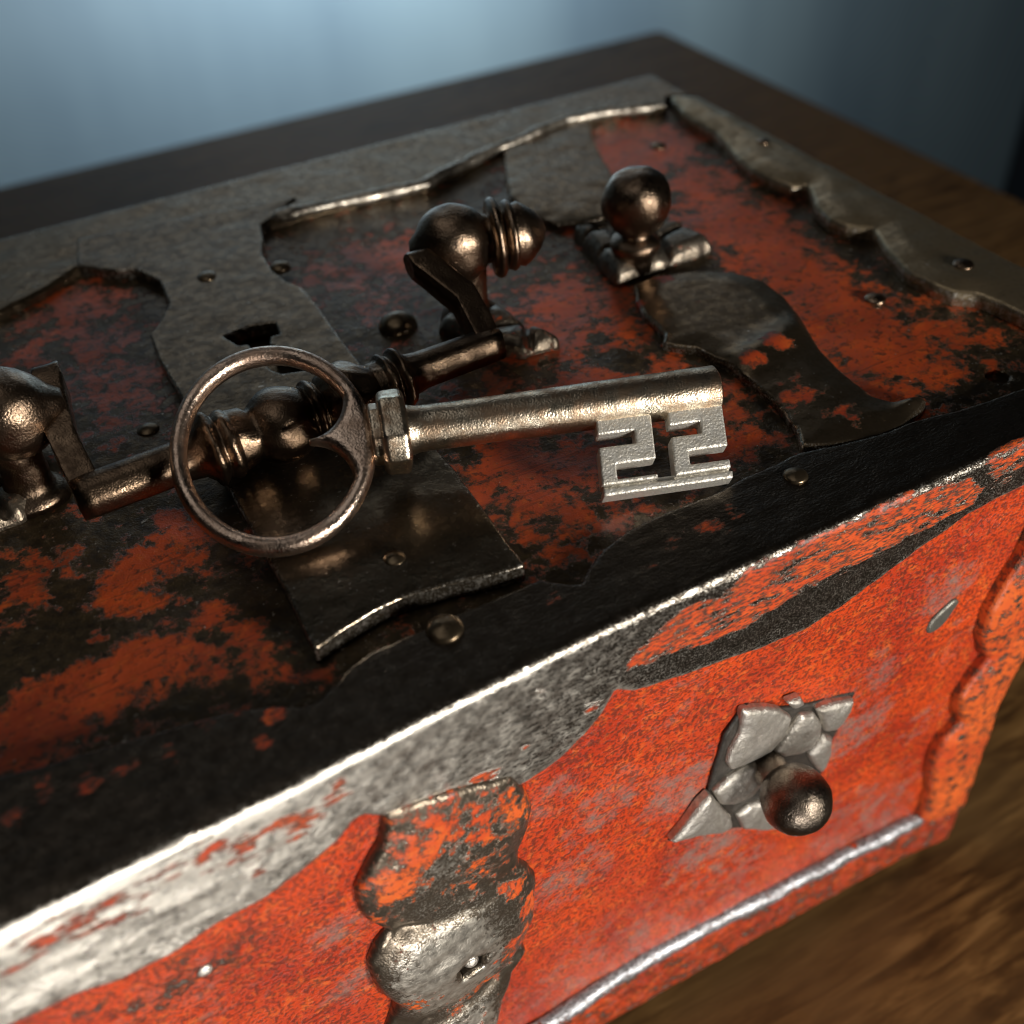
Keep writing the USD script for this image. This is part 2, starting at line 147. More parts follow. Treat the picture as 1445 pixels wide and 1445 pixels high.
m_lid = worn('lid_sheet', (.11, .078, .042), (.030, .021, .013), .26, .5, red_a=(.68, .10, .020), red_b=(.42, .062, .018), dark=(.055, .030, .016), scale=.11, k=2.3, speck=.75, scratch=.45, fine=.34, speck_lo=.53, bump=.40, paint_rough=.33, dust=.8, mask=(.37, .51), thin=(.17, .058, .024))
m_lid_iron = worn('lid_iron', (.20, .15, .095), (.125, .09, .056), .27, .9, red_a=(.56, .085, .018), scale=.13, k=1.9, speck=.7, fine=.3, bump=.14, dust=.8, mask=(.42, .56))
m_strap = worn('strap_iron', (.17, .135, .095), (.085, .065, .045), .22, .9, red_a=(.56, .085, .018), scale=.13, k=1.9, speck=.7, fine=.5, bump=.18, dust=.9)
m_side = worn('side_iron', (.46, .36, .23), (.27, .205, .125), .34, .85, scale=.13, k=1.9, speck=.7, fine=.5, bump=.25)
m_front = worn('front_sheet', (.33, .28, .24), (.12, .10, .085), .42, .7, red_a=(.58, .056, .006), red_b=(.38, .026, .005), dark=(.045, .013, .008), scale=.16, k=1.35, speck=.72, stretch=(.85, 1, 1.0), fine=.8, bump=.8, paint_rough=.38, speck_lo=.46, scratch=.6, spec=.5, rub_col=(.19, .14, .12), rub_at=(.36, .95))
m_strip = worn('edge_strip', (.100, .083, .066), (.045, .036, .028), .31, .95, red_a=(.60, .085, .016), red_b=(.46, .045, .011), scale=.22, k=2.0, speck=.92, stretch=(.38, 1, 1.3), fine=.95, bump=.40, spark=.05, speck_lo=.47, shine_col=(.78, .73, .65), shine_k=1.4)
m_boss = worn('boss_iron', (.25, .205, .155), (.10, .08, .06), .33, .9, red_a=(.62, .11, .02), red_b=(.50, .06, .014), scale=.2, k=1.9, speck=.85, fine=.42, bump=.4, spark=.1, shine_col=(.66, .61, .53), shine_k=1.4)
m_gold = metal('handle_iron', (.26, .18, .12), (.075, .050, .034), .28, bump=.4, scale=.12)
m_knob = metal('knob_iron', (.38, .275, .195), (.105, .070, .046), .27, bump=.5, scale=.11)
m_leaf = metal('rosette_iron', (.78, .74, .68), (.36, .33, .29), .47, bump=.6, scale=.2)
m_key = metal('key_steel', (.86, .75, .59), (.40, .29, .20), .28, bump=.3, scale=.14, fine=1.6, fine_amt=.7, lo=.38, hi=.58)
m_bow = metal('key_bow_steel', (.84, .66, .54), (.48, .34, .26), .28, bump=.35, scale=.12, fine=1.3, fine_amt=.8)
m_bit = metal('key_bit_steel', (.95, .92, .86), (.74, .70, .62), .46, bump=.55, scale=.4, fine=1.3, fine_amt=1.0, metallic=.75)
m_bead = worn('bead_iron', (.30, .29, .30), (.17, .16, .165), .38, .85, red_a=(.50, .06, .012), scale=.16, k=1.9, speck=.8, fine=.6, bump=.5, shine_col=(.55, .56, .60), shine_k=1.5)  # blue grey of the reflected surroundings put into the colour
m_patch = metal('bare_iron', (.22, .21, .18), (.12, .115, .10), .45, bump=.4, metallic=.7)
m_dark_knob = metal('front_knob_iron', (.24, .195, .155), (.055, .043, .033), .30, bump=.55, scale=.11)
m_gap_shade = metal('gap_shade', (.05, .042, .035), (.02, .017, .014), .5, metallic=.3)  # near black: shade in the rosette gaps put into the colour
m_black = M('hollow_black', {'p': ('principled_bsdf', {'base_color': (.012, .010, .008), 'roughness': .8})}, [])
m_wood = M('dark_wood', {'g': ('geometry', {}), 'v': ('vector_math', {'math_type': 'scale', 'scale': 2000.0}), 'map': ('mapping', {'scale': (.018, .15, .15)}),
    'n1': ('noise_texture', {'scale': 1.0, 'detail': 8.0, 'roughness': .65, 'distortion': .6}), 'n2': ('noise_texture', {'scale': .012, 'detail': 5.0}), 'r2': ('map_range', {'from_min': .35, 'from_max': .62, 'clamp': True}),
    'ramp': ('rgb_ramp', {'ramp': [(.30, (.028, .013, .005)), (.46, (.072, .034, .011)), (.58, (.155, .080, .026)), (.74, (.27, .15, .055))]}),
    'c': ('mix_color', {'a': (.12, .064, .024)}), 'b': ('bump', {'strength': .35, 'distance': .0004}), 'p': ('principled_bsdf', {'roughness': .5, 'specular_ior_level': .14})},
    [('g.position', 'v.vector1'), ('v.vector', 'map.vector'), ('map.vector', 'n1.vector'), ('v.vector', 'n2.vector'), ('n2.fac', 'r2.value'), ('n1.fac', 'ramp.fac'), ('r2.result', 'c.fac'), ('ramp.color', 'c.b'),
     ('c.result', 'p.base_color'), ('n1.fac', 'b.height'), ('b.normal', 'p.normal')])
m_wall = M('blue_wall', {'g': ('geometry', {}), 'map': ('mapping', {'scale': (1, 1, .22)}), 'n': ('noise_texture', {'scale': 3.2, 'detail': 4.0}), 'r': ('map_range', {'from_min': .35, 'from_max': .65, 'clamp': True}), 'c': ('mix_color', {'a': (.14, .205, .26), 'b': (.235, .325, .375)}), 'p': ('principled_bsdf', {'roughness': .5})},
    [('g.position', 'map.vector'), ('map.vector', 'n.vector'), ('n.fac', 'r.value'), ('r.result', 'c.fac'), ('c.result', 'p.base_color')])
m_dark = M('block_black', {'p': ('principled_bsdf', {'base_color': (.012, .014, .018), 'roughness': .5})}, [])

# ------------------------------------------------------------------ helpers
used = {}
def numbered(path):
    k = used.get(path, 0); used[path] = k+1
    return path if k == 0 else f'{path}_{k:03d}'

def thing(name, label, cat, loc=(0, 0, 0)):
    x = UsdGeom.Xform.Define(stage, numbered('/World/'+name))
    x.AddTranslateOp().Set(Gf.Vec3d(*[c*U for c in loc]))
    p = x.GetPrim(); p.SetCustomDataByKey('label', label); p.SetCustomDataByKey('category', cat)
    return p

BASE = {}
def obj(name, mesh, mat, parent=None, smooth=True, paint=None, rub=None, label=None, shine=None):
    """mesh in half millimetres, world coordinates; one Mesh prim under its parent."""
    v, f, n = meshkit.arrays(mesh, smooth)
    path = numbered((str(parent.GetPath()) if parent is not None else '/World')+'/'+name)
    off = np.zeros(3)
    if parent is not None:
        top = '/'.join(path.split('/')[:3]); off = np.array(BASE.get(top, (0, 0, 0)), float)
    w = usdkit.mesh(stage, path, trimesh.Trimesh((v-off)*U, f, process=False), mat)
    if n is not None:
        w.CreateNormalsAttr(Vt.Vec3fArray.FromNumpy(n.astype(np.float32))); w.SetNormalsInterpolation('vertex')
    for nm, fn in (('paint', paint), ('rub', rub), ('shine', shine)):
        if fn is not None:
            val = fn(v) if callable(fn) else np.full(len(v), float(fn))
            pv = UsdGeom.PrimvarsAPI(w).CreatePrimvar(nm, Sdf.ValueTypeNames.FloatArray, 'vertex')
            pv.Set(Vt.FloatArray.FromNumpy(np.asarray(val, np.float32)))
    if label: w.GetPrim().SetCustomDataByKey('label', label)
    return w.GetPrim()

def merge(*ms):
    vs, fs, k = [], [], 0
    for m in ms:
        v, f, _ = meshkit.arrays(m, False)
        vs.append(v); fs.append(f+k); k += len(v)
    return trimesh.Trimesh(np.vstack(vs), np.vstack(fs), process=False)

def resample(ring, step):
    L = ring.length; n = max(8, int(L/step))
    return np.array([ring.interpolate(i*L/n).coords[0] for i in range(n)])

def smooth_poly(pts, r=1.2, jitter=0.0, seed=0, res=1.0):
    p = Polygon(pts).buffer(0)
    p = p.buffer(r, quad_segs=6).buffer(-2*r, quad_segs=6).buffer(r, quad_segs=6)
    if isinstance(p, MultiPolygon): p = max(p.geoms, key=lambda g: g.area)
    if jitter:
        q = resample(p.exterior, res); q3 = np.c_[q*.16, np.zeros(len(q))+seed*7.3]
        d = np.stack([meshkit.fbm(q3, 3, seed)-.5, meshkit.fbm(q3+31, 3, seed+5)-.5], 1)*2*jitter
        p = Polygon(q+d, [h.coords for h in p.interiors]).buffer(0)
        if isinstance(p, MultiPolygon): p = max(p.geoms, key=lambda g: g.area)
    return p

def sheet2d(poly, bevel, res, edge=1.0):
    """Points and triangles that fill poly, with rings close to its edge, and each point's distance from the edge."""
    pts = []
    rings = [poly.exterior]+list(poly.interiors)
    for r in rings: pts.append(resample(r, edge))
    for q in (.12, .35, .68, 1.0):
        inner = poly.buffer(-bevel*q)
        for g in getattr(inner, 'geoms', [inner]):
            if g.is_empty: continue
            for r in [g.exterior]+list(g.interiors):
                if r.length > 6*edge: pts.append(resample(r, edge*1.25))
    x0, y0, x1, y1 = poly.bounds
    gx, gy = np.meshgrid(np.arange(x0, x1, res), np.arange(y0, y1, res*.866)); gx = gx+(np.arange(len(gx)) % 2)[:, None]*res/2
    g = np.c_[gx.ravel(), gy.ravel()]
    inner = poly.buffer(-bevel-.45*res)
    if not inner.is_empty: pts.append(g[shapely.contains_xy(inner, g[:, 0], g[:, 1])])
    p = np.vstack(pts); p = np.unique(np.round(p, 4), axis=0)
    t = Delaunay(p).simplices
    c = p[t].mean(1); a = p[t]
    area = .5*((a[:, 1, 0]-a[:, 0, 0])*(a[:, 2, 1]-a[:, 0, 1])-(a[:, 1, 1]-a[:, 0, 1])*(a[:, 2, 0]-a[:, 0, 0]))
    ok = shapely.contains_xy(poly, c[:, 0], c[:, 1]) & (np.abs(area) > 1e-5)
    t, area = t[ok], area[ok]
    t[area < 0] = t[area < 0][:, ::-1]
    d = shapely.distance(shapely.MultiLineString([list(r.coords) for r in rings]), shapely.points(p))
    return p, t, d

def border(t):
    e = np.vstack([t[:, [0, 1]], t[:, [1, 2]], t[:, [2, 0]]])
    key = {(a, b) for a, b in e.tolist()}
    return np.array([(a, b) for a, b in key if (b, a) not in key])

def plate(poly, t, bevel, frame, base=0.0, res=2.0, edge=1.0, hfun=None, rough=.35, seed=0, drop=None):
    """A hammered sheet of thickness t cut to poly, its edge rounded by bevel, lying base above the frame's plane."""
    p, tr, d = sheet2d(poly, bevel, res, edge)
    q = np.clip(1-d/bevel, 0, 1); drop = bevel*.8 if drop is None else drop
    h = t-min(drop, t*.95)*(1-np.sqrt(np.maximum(0, 1-q*q)))
    if rough: h = h+rough*2*(meshkit.fbm(np.c_[p*.09, np.full(len(p), seed*3.7)], 4, seed)-.5)*np.clip(d/bevel, .3, 1)
    if hfun is not None: h = h+hfun(p[:, 0], p[:, 1], d)
    topv = frame(p[:, 0], p[:, 1], base+h)
    b = border(tr); n = len(p); m = len(b)
    wall_top = topv[b.ravel()]; bp = p[b.ravel()]
    wall_bot = frame(bp[:, 0], bp[:, 1], np.full(len(bp), base))
    idx = np.arange(2*m).reshape(-1, 2)
    v = np.vstack([topv, wall_top, wall_bot]); k = n; k2 = n+2*m
    f = np.vstack([tr, np.c_[k+idx[:, 1], k+idx[:, 0], k2+idx[:, 0]], np.c_[k+idx[:, 1], k2+idx[:, 0], k2+idx[:, 1]]])
    return trimesh.Trimesh(v, f, process=False)

lid = lambda x, y, h: np.c_[x, y, h]
front = lambda x, z, h: np.c_[x, yo(x)-h, z]
side = lambda y, z, h: np.c_[np.full_like(np.asarray(y, float), 200.0)+h, y, z]

R0, A0 = 2.6, 2.6*math.pi/4
def bent(x, s, h):
    """The front edge strip: s > 0 lies on the lid, s < 0 runs down the front, with a rounded fold between."""
    th = np.clip((A0-s)/R0, 0, math.pi/2)
    y = np.where(s > A0, s-A0+R0, R0-R0*np.sin(th)); z = np.where(s < -A0, -R0+(s+A0), -R0+R0*np.cos(th))
    ny, nz = -np.sin(th), np.cos(th)
    fade = np.clip(1-np.maximum(y, 0)/45, 0, 1)
    return np.c_[x, y+ny*h+yo(x)*fade, z+nz*h]

def revolve(profile, n=40):
    """profile: (distance along the axis, radius) pairs, the axis along +z."""
    p = np.array(profile, float); a = np.linspace(0, 2*math.pi, n, endpoint=False)
    v = np.stack([p[:, 1, None]*np.cos(a), p[:, 1, None]*np.sin(a), np.repeat(p[:, :1], n, 1)], -1).reshape(-1, 3)
    i = np.arange(len(p)-1)[:, None]*n+np.arange(n); j = np.arange(len(p)-1)[:, None]*n+(np.arange(n)+1) % n
    f = np.vstack([np.c_[i.ravel(), j.ravel(), (j+n).ravel()], np.c_[i.ravel(), (j+n).ravel(), (i+n).ravel()]])
    c0, c1 = len(v), len(v)+1; v = np.vstack([v, [0, 0, p[0, 0]], [0, 0, p[-1, 0]]]); k = (len(p)-1)*n; r = np.arange(n)
    f = np.vstack([f, np.c_[np.full(n, c0), (r+1) % n, r], np.c_[np.full(n, c1), k+r, k+(r+1) % n]])
    return trimesh.Trimesh(v, f, process=False)

def along(m, a, b, x=None):
    """Lays a mesh built along +z from a towards b."""
    a, b = np.array(a, float), np.array(b, float); z = (b-a)/np.linalg.norm(b-a)
    x = np.array([0, 0, 1.0]) if x is None else np.array(x, float)
    if abs(x@z) > .95: x = np.array([1.0, 0, 0])
    x = x-z*(x@z); x /= np.linalg.norm(x); y = np.cross(z, x)
    v = m.vertices@np.stack([x, y, z])+a
    return trimesh.Trimesh(v, m.faces, process=False)

def lumpy(m, amp, scale=.15, seed=0):
    n = m.vertex_normals; v = m.vertices+n*(amp*2*(meshkit.fbm(m.vertices*scale+seed*11, 4, seed)-.5))[:, None]
    return trimesh.Trimesh(v, m.faces, process=False)

def arc(c, r, a0, a1, n=12, k=1.0):
    """A profile arc: axis position c, radius r, between angles (degrees) along the axis."""
    t = np.radians(np.linspace(a0, a1, n)); return [(c-k*r*np.cos(x), max(.02, r*np.sin(x))) for x in t]

def solid(m):
    return trimesh.Trimesh(*(lambda q: (q.vert_properties[:, :3], q.tri_verts))(m.to_mesh()), process=False)

def tube(pts, rad, n=12):
    """A closed tube through pts with the radius of each."""
    p = np.array(pts, float); rad = np.broadcast_to(rad, len(p)); t = np.gradient(p, axis=0); t /= np.linalg.norm(t, axis=1)[:, None]
    up = np.array([0, 0, 1.0]); x = np.cross(t, up); bad = np.linalg.norm(x, axis=1) < .05; x[bad] = [1, 0, 0]; x /= np.linalg.norm(x, axis=1)[:, None]; y = np.cross(x, t)
    a = np.linspace(0, 2*math.pi, n, endpoint=False)
    v = (p[:, None]+rad[:, None, None]*(np.cos(a)[None, :, None]*x[:, None]+np.sin(a)[None, :, None]*y[:, None])).reshape(-1, 3)
    i = np.arange(len(p)-1)[:, None]*n+np.arange(n); j = np.arange(len(p)-1)[:, None]*n+(np.arange(n)+1) % n
    f = np.vstack([np.c_[i.ravel(), (i+n).ravel(), j.ravel()], np.c_[j.ravel(), (i+n).ravel(), (j+n).ravel()]])
    k = len(v); r = np.arange(n); e = (len(p)-1)*n
    v = np.vstack([v, p[0], p[-1]]); f = np.vstack([f, np.c_[np.full(n, k), r, (r+1) % n], np.c_[np.full(n, k+1), e+(r+1) % n, e+r]])
    m = trimesh.Trimesh(v, f, process=False)
    if m.volume < 0: m.invert()
    return m

def blobs(x, y, spots, base):
    s = np.full(len(x), base, float)
    for bx, by, r, w in spots: s = np.maximum(s, base+(w-base)*np.exp(-(((x-bx)**2+(y-by)**2)/(r*r))**1.5*.7))
    return s

# ================================================================== the setting
wall = trimesh.creation.box([9000, 40, 5200]); wall.apply_translation([600, 2620, -400])
wall = obj('wall_back', wall, m_wall, smooth=False)
wall.SetCustomDataByKey('kind', 'structure'); wall.SetCustomDataByKey('label', 'blurred blue grey wall behind the table'); wall.SetCustomDataByKey('category', 'wall')

BASE['/World/added_dark_block'] = (4080, 2300, -2990)
dark_blk = thing('added_dark_block', 'made-up nearly black blurred cupboard in the top right corner, beyond the table', 'block', BASE['/World/added_dark_block'])  # made up: a dark mass that only darkens this corner of the view
cb = trimesh.creation.box([1300, 560, 3700]); cb.apply_translation([4160, 2300, -1140]); obj('body', cb, m_dark, dark_blk, smooth=False)
for k in range(2):
    db = trimesh.creation.box([600, 24, 3500]); db.apply_translation([3840+k*640, 2008, -1140]); obj('block_panel', db, m_dark, dark_blk, smooth=False)

TABLE_Z = -283.0
BASE['/World/wooden_table'] = (100, 500, TABLE_Z)
table = thing('wooden_table', 'dark brown polished wooden table with visible grain under the casket', 'table', BASE['/World/wooden_table'])
tp = Polygon([(-900, -96), (790, -96), (790, 1142), (-900, 1142)]).buffer(-14).buffer(14, quad_segs=6)
obj('tabletop', plate(tp, 44, 6, lid, base=TABLE_Z-44, res=60, edge=8, rough=0), m_wood, table)

# ================================================================== the casket
BASE['/World/casket'] = (-53, 174, -280)
casket = thing('casket', 'old iron strongbox in worn red paint with riveted straps and a swing handle', 'casket', BASE['/World/casket'])

# body: four walls and a floor behind the painted sheets
base_z = lambda x: np.interp(x, [BOX_L, -8, 88, 163, 200], [-262, -261, -264.5, -270, -279])
bodyp = Polygon([(-306, 8), (196, 8), (196, 340), (-306, 340)])
obj('body', plate(bodyp, 255, 3, lid, base=-262, res=30, edge=6, rough=0), m_lid_iron, casket, paint=.3)

# lid sheet
lp = Polygon([(BOX_L+3, 6), (BOX_R-3, 6), (BOX_R-3, BOX_B-3), (BOX_L+3, BOX_B-3)])
hole = Point(*HOLE[0]).buffer(4.2)
kh = Polygon(KEYHOLE).buffer(.4)
lp = lp.difference(hole).difference(kh.buffer(1.5))
def lid_h(x, y, d):
    dome = 2.2*np.exp(-((x-150)/70)**2-((y-180)/110)**2)
    return -dome*0+.5*np.sin(x*.05+1)*np.sin(y*.045)
lid_paint = lambda v: blobs(v[:, 0], v[:, 1], [(a, b, c*1.4, .20+.66*w) for a, b, c, w in LID_RED], .29)-.75*blobs(v[:, 0], v[:, 1], [(a, b, c, 1.0*w) for a, b, c, w in LID_BARE], 0)
obj('lid_sheet', plate(lp, 4, 1.5, lid, base=LID_Z-4, res=2.6, edge=3, rough=.55, seed=3, hfun=lid_h), m_lid, casket, paint=lid_paint)
obj('bolt_hole', plate(hole.buffer(3), .5, .2, lid, base=LID_Z-7.5, res=3, rough=0), m_black, casket)
obj('keyhole', plate(kh.buffer(6), .5, .2, lid, base=LID_Z-7.5, res=3, rough=0), m_black, casket)

# front edge strip, folded over the front edge
inner = [(BOX_L, 30), (-300, 22), (-262, 33), (-215, 38)]+FRONT_STRIP_INNER+[(190, 22), (BOX_R, 20)]
lower = [(BOX_L, -30), (-290, -26), (-240, -34)]+FRONT_STRIP_LOWER+[(180, -22), (205, -26), (BOX_R, -24)]
sp = Polygon([(x, y-R0+A0) for x, y in inner]+[(x, z+R0-A0) for x, z in lower[::-1]])
sp = smooth_poly(list(sp.exterior.coords), .6, .5, 4)
PATCH = Polygon(STRIP_PATCH)
def strip_paint(v):
    on_top = (v[:, 1] > 3) & (v[:, 2] > -3)
    a = blobs(v[:, 0], v[:, 1], STRIP_TOP_RED, .10)
    d = shapely.distance(PATCH.exterior, shapely.points(v[:, [0, 2]])); ins = shapely.contains_xy(PATCH, v[:, 0], v[:, 2])
    b = np.where(ins, .5+np.clip(d/6, 0, .13), .5-np.clip(d/3.5, 0, .5))
    b = np.maximum(b, blobs(v[:, 0], v[:, 2], [(x, z, r*1.15, .50 if x < -80 else .62) for x, z, r in STRIP_SPOTS], .06))
    band = .43*np.exp(-((v[:, 2]+14-.04*(v[:, 0]+130))/9)**2)*np.clip((-84-v[:, 0])/12, 0, 1)
    b = np.maximum(b, band)
    return np.where(on_top, a, b)
def strip_h(x, s, d):
    e = np.exp(-(s/2.2)**2)
    nick = sum(w*np.exp(-((x-c)/r)**2) for c, r, w in [(-6, 1.2, 1.0), (-1, 1.0, 1.3), (5, 1.5, .8), (15, 1.2, .8), (24, 1.6, .6), (-36, 2, .5), (58, 2, .5), (90, 2.2, .6), (112, 1.4, .7)])
    streak = .35*(meshkit.fbm(np.c_[x*.06, s*.55, x*0+2], 3, 9)-.5)
    return -e*(nick*.9+1.5*(meshkit.fbm(np.c_[x*.12, s*0, s*0], 3, 8)-.4))+streak
strip = plate(sp, 2.2, 1.5, bent, base=-2.2, res=1.7, edge=.9, rough=.45, seed=5, hfun=strip_h)
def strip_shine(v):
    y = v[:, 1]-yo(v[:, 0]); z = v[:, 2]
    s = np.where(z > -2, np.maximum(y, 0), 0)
    rim = np.exp(-(s/1.0)**2)*np.exp(-(np.minimum(z+1.0, 0)/.9)**2)  # bright line on the fold: worn edge with a highlight painted in
    face = np.where(z < -1.2, np.interp(v[:, 0], [-200, -100, -60, -15, 20, 160], [1.0, .92, .68, .52, .30, .28]), 0)  # paler to the left: partly worn metal, partly sheen put into the colour
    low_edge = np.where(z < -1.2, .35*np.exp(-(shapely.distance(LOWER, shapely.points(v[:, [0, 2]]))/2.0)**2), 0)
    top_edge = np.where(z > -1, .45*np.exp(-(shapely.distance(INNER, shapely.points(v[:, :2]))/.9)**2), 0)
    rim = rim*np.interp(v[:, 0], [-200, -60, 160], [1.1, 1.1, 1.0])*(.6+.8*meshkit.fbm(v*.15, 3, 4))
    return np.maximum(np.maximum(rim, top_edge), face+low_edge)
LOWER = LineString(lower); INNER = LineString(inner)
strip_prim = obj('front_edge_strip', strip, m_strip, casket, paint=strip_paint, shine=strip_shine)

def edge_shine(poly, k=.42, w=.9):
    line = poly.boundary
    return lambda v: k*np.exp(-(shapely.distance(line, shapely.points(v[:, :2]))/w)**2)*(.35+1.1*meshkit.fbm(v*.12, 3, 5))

# back strip with its rolled front edge
bi = [(BOX_L, 282), (-250, 284), (-215, 272)]+BACK_INNER_LEFT+[(-90, 298), (-14, 296)]+BACK_INNER_RIGHT+[(224, 314), (BOX_R, 306)]
bp = smooth_poly([(BOX_L, BOX_B)]+bi+[(BOX_R, BOX_B)], .8, .6, 6)
obj('back_strip', plate(bp, 4.2, 2.0, lid, base=LID_Z+.1, res=3, edge=1.4, rough=.6, seed=6), m_lid_iron, casket, paint=.12)
ridge = np.array(BACK_INNER_RIGHT); t = np.linspace(0, len(ridge)-1, 120)
rp = np.c_[np.interp(t, range(len(ridge)), ridge[:, 0]), np.interp(t, range(len(ridge)), ridge[:, 1])]
rr = np.clip(np.minimum(t, len(ridge)-1-t)*3, .25, 1)*(2.8+1.3*(meshkit.fbm(np.c_[rp*.08, rp[:, :1]*0], 3, 2)-.5)*2)
m = tube(np.c_[rp[:, 0], rp[:, 1]+1.4, np.full(120, -.1)+.7*np.sin(t*2.1)], rr)
obj('rolled_edge', lumpy(m, .8, .12, 3), m_boss, casket, paint=.24, shine=.55, label='bright rounded ridge along the back strap')  # paler metal puts the highlight of the ridge into its colour

# right border strip
sip = smooth_poly([(BOX_R, BOX_B-46)]+SIDE_INNER+[(209, 40), (212, 30), (BOX_R, 30)], 1.5, .35, 7)
sip = sip.difference(bp.buffer(.8))
sip = max(getattr(sip, 'geoms', [sip]), key=lambda g: g.area)
dish = lambda x, y, d: 2.6*np.clip(d/9, 0, 1)**.6
obj('side_strip', plate(sip, 5.0, 2.2, lid, base=LID_Z+.1, res=2.6, edge=1.1, rough=.6, seed=7, hfun=dish), m_side, casket, paint=.06, shine=edge_shine(sip))

# centre strap with the keyhole
stp = smooth_poly(STRAP, .7, .35, 8).difference(kh)
stp = max(getattr(stp, 'geoms', [stp]), key=lambda g: g.area)
lift = lambda x, y, d: np.interp(y, [28, 60, 110, 300, 320], [2.0, 1.5, .6, .4, .9])
strap = obj('centre_strap', plate(stp, 4.6, .9, lid, base=LID_Z+.2, res=2.2, edge=.9, rough=.4, seed=8, hfun=lift), m_strap, casket, paint=.05, shine=edge_shine(stp))

# leaf shaped straps
for pts, sd, red in ((LEAF_FRONT, 9, .30), (LEAF_BACK, 10, .08)):
    q = smooth_poly(pts, .8, .5, sd)
    if sd == 10:
        q = q.difference(bp.buffer(.6)); q = max(getattr(q, 'geoms', [q]), key=lambda g: g.area)
    def leaf_h(x, y, d, sd=sd):
        if sd == 10: return 1.0*np.clip(d/12, 0, 1)
        fold = 2.0*np.exp(-((y-88-.25*(x-110))/8)**2)+2.2*np.exp(-((x-136)/7)**2-((y-36)/7)**2)
        return 1.2*np.clip(d/10, 0, 1)+fold*np.clip(d/4, 0, 1)
    pf = (lambda v: blobs(v[:, 0], v[:, 1], [(104, 84, 5, .75), (118, 88, 6, .7), (92, 142, 4, .7), (110, 154, 6, .55), (104, 60, 9, .6), (112, 45, 8, .5)], .14)) if sd == 9 else .08
    obj('leaf_strap', plate(q, 3.4, 1.5, lid, base=LID_Z+.1, res=2.0, edge=1.0, rough=.6, seed=sd, hfun=leaf_h), m_lid_iron, casket, paint=pf, shine=edge_shine(q))

# rivets of the lid
def rivet(r, h, seed):
    return lumpy(revolve([(-1.5, r)]+[(h*math.sin(a), r*math.cos(a)) for a in np.linspace(0, 1.54, 8)], 20), .25, .3, seed)
for i, (x, y, r) in enumerate(LID_RIVETS):
    big = r > 7
    z = -.2 if not (i in (4, 5, 10, 11)) else LID_Z-.2
    if i in (0, 1): z = .7 if i == 0 else 1.7
    if i in (6, 7): z = 3.2
    if i in (4, 5): r = r*1.25
    mm = rivet(r, r*(.75 if big else .42), i); mm.apply_translation([x, y, z+.4])
    obj('rivet', mm, m_knob if i in (4, 5, 6, 7, 8) else m_lid_iron, casket, paint=None if i in (4, 5, 6, 7, 8) else .08)

# ball knob on its rosette
def lump_field(lumps, r, hgt, crack=2.6):
    def f(x, y, d):
        ds = np.stack([np.hypot(x-a, y-b) for a, b in lumps]); s = np.sort(ds, 0)
        edge_ = np.clip((s[1]-s[0])/crack-.12, 0, 1)**.8
        return hgt*np.sqrt(np.clip(1-(s[0]/r)**2, .12, 1))*edge_*np.clip(d/3.5, 0, 1)**.6
    return f
kx, ky = KNOB[0]
lr = smooth_poly(LID_ROS, 2.5, 1.0, 12)
lump_pts = [(106, 204), (99, 172), (112, 174), (136, 170), (132, 188), (118, 188), (103, 190)]
obj('rosette', plate(lr, 2.5, 1.5, lid, base=LID_Z+.1, res=1.3, edge=.9, rough=.9, seed=12, hfun=lump_field(lump_pts, 19, 6.0)), m_boss, casket, paint=.26, shine=.22)
kn = revolve([(-3, 8.5), (1, 8.2), (4, 9.5), (7, 10.5), (9.5, 9.5), (11, 6.6), (13, 5.6)]+arc(26, 14.2, 28, 179.5, 22), 44)
kn = lumpy(kn, 1.5, .09, 4); kn.apply_translation([kx+1.5, ky+1, 1])
obj('ball_knob', kn, m_knob, casket)

# ---------------------------------------------------------------- the swing handle
gl, gr = np.array(GRIP_L), np.array(GRIP_R); ax = (gr-gl)/np.linalg.norm(gr-gl); G = np.linalg.norm(gr-gl)
pos = lambda p: float((np.array(p)-gl)@ax)
c1, b1, c2 = pos(COLL1), pos(BALL1), pos(COLL2)
b2 = c2-(b1-c1)+4
def ringp(c, w, r, r0): return [(c-w, r0), (c-w*.8, r*.88), (c-w*.4, r*.97), (c, r), (c+w*.4, r*.97), (c+w*.8, r*.88), (c+w, r0)]
prof = [(-4, 6.6), (0, 7.0), (c1-9, 6.8), (c1-4.5, 7.8)]+ringp(c1, 2.2, 12.8, 10.2)+ringp(c1+5.6, 2.6, 11.8, 10.2)+[(c1+10, 10.0), (b1-11.5, 10.0)]+arc(b1, 13.0, 42, 138, 12)
mid = (b1+b2)/2
prof += [(b1+11, 8.8)]+ringp(mid, 2.6, 11, 8.4)+[(b2-11, 8.8)]+arc(b2, 13.2, 42, 138, 12)
prof += [(c2-10, 9.4)]+ringp(c2-5, 2.2, 11.2, 9.4)+ringp(c2, 2.0, 11.8, 9)+[(c2+4.5, 7.4), (c2+9, 6.6), (G, 6.6), (G+4, 6.3)]
prof = sorted(prof, key=lambda q: q[0])
grip = lumpy(lumpy(along(revolve(prof, 56), gl, gr), 1.5, .07, 6), .9, .2, 7)
handle = obj('handle', grip, m_gold, casket, label='swinging bail handle with turned double baluster grip')
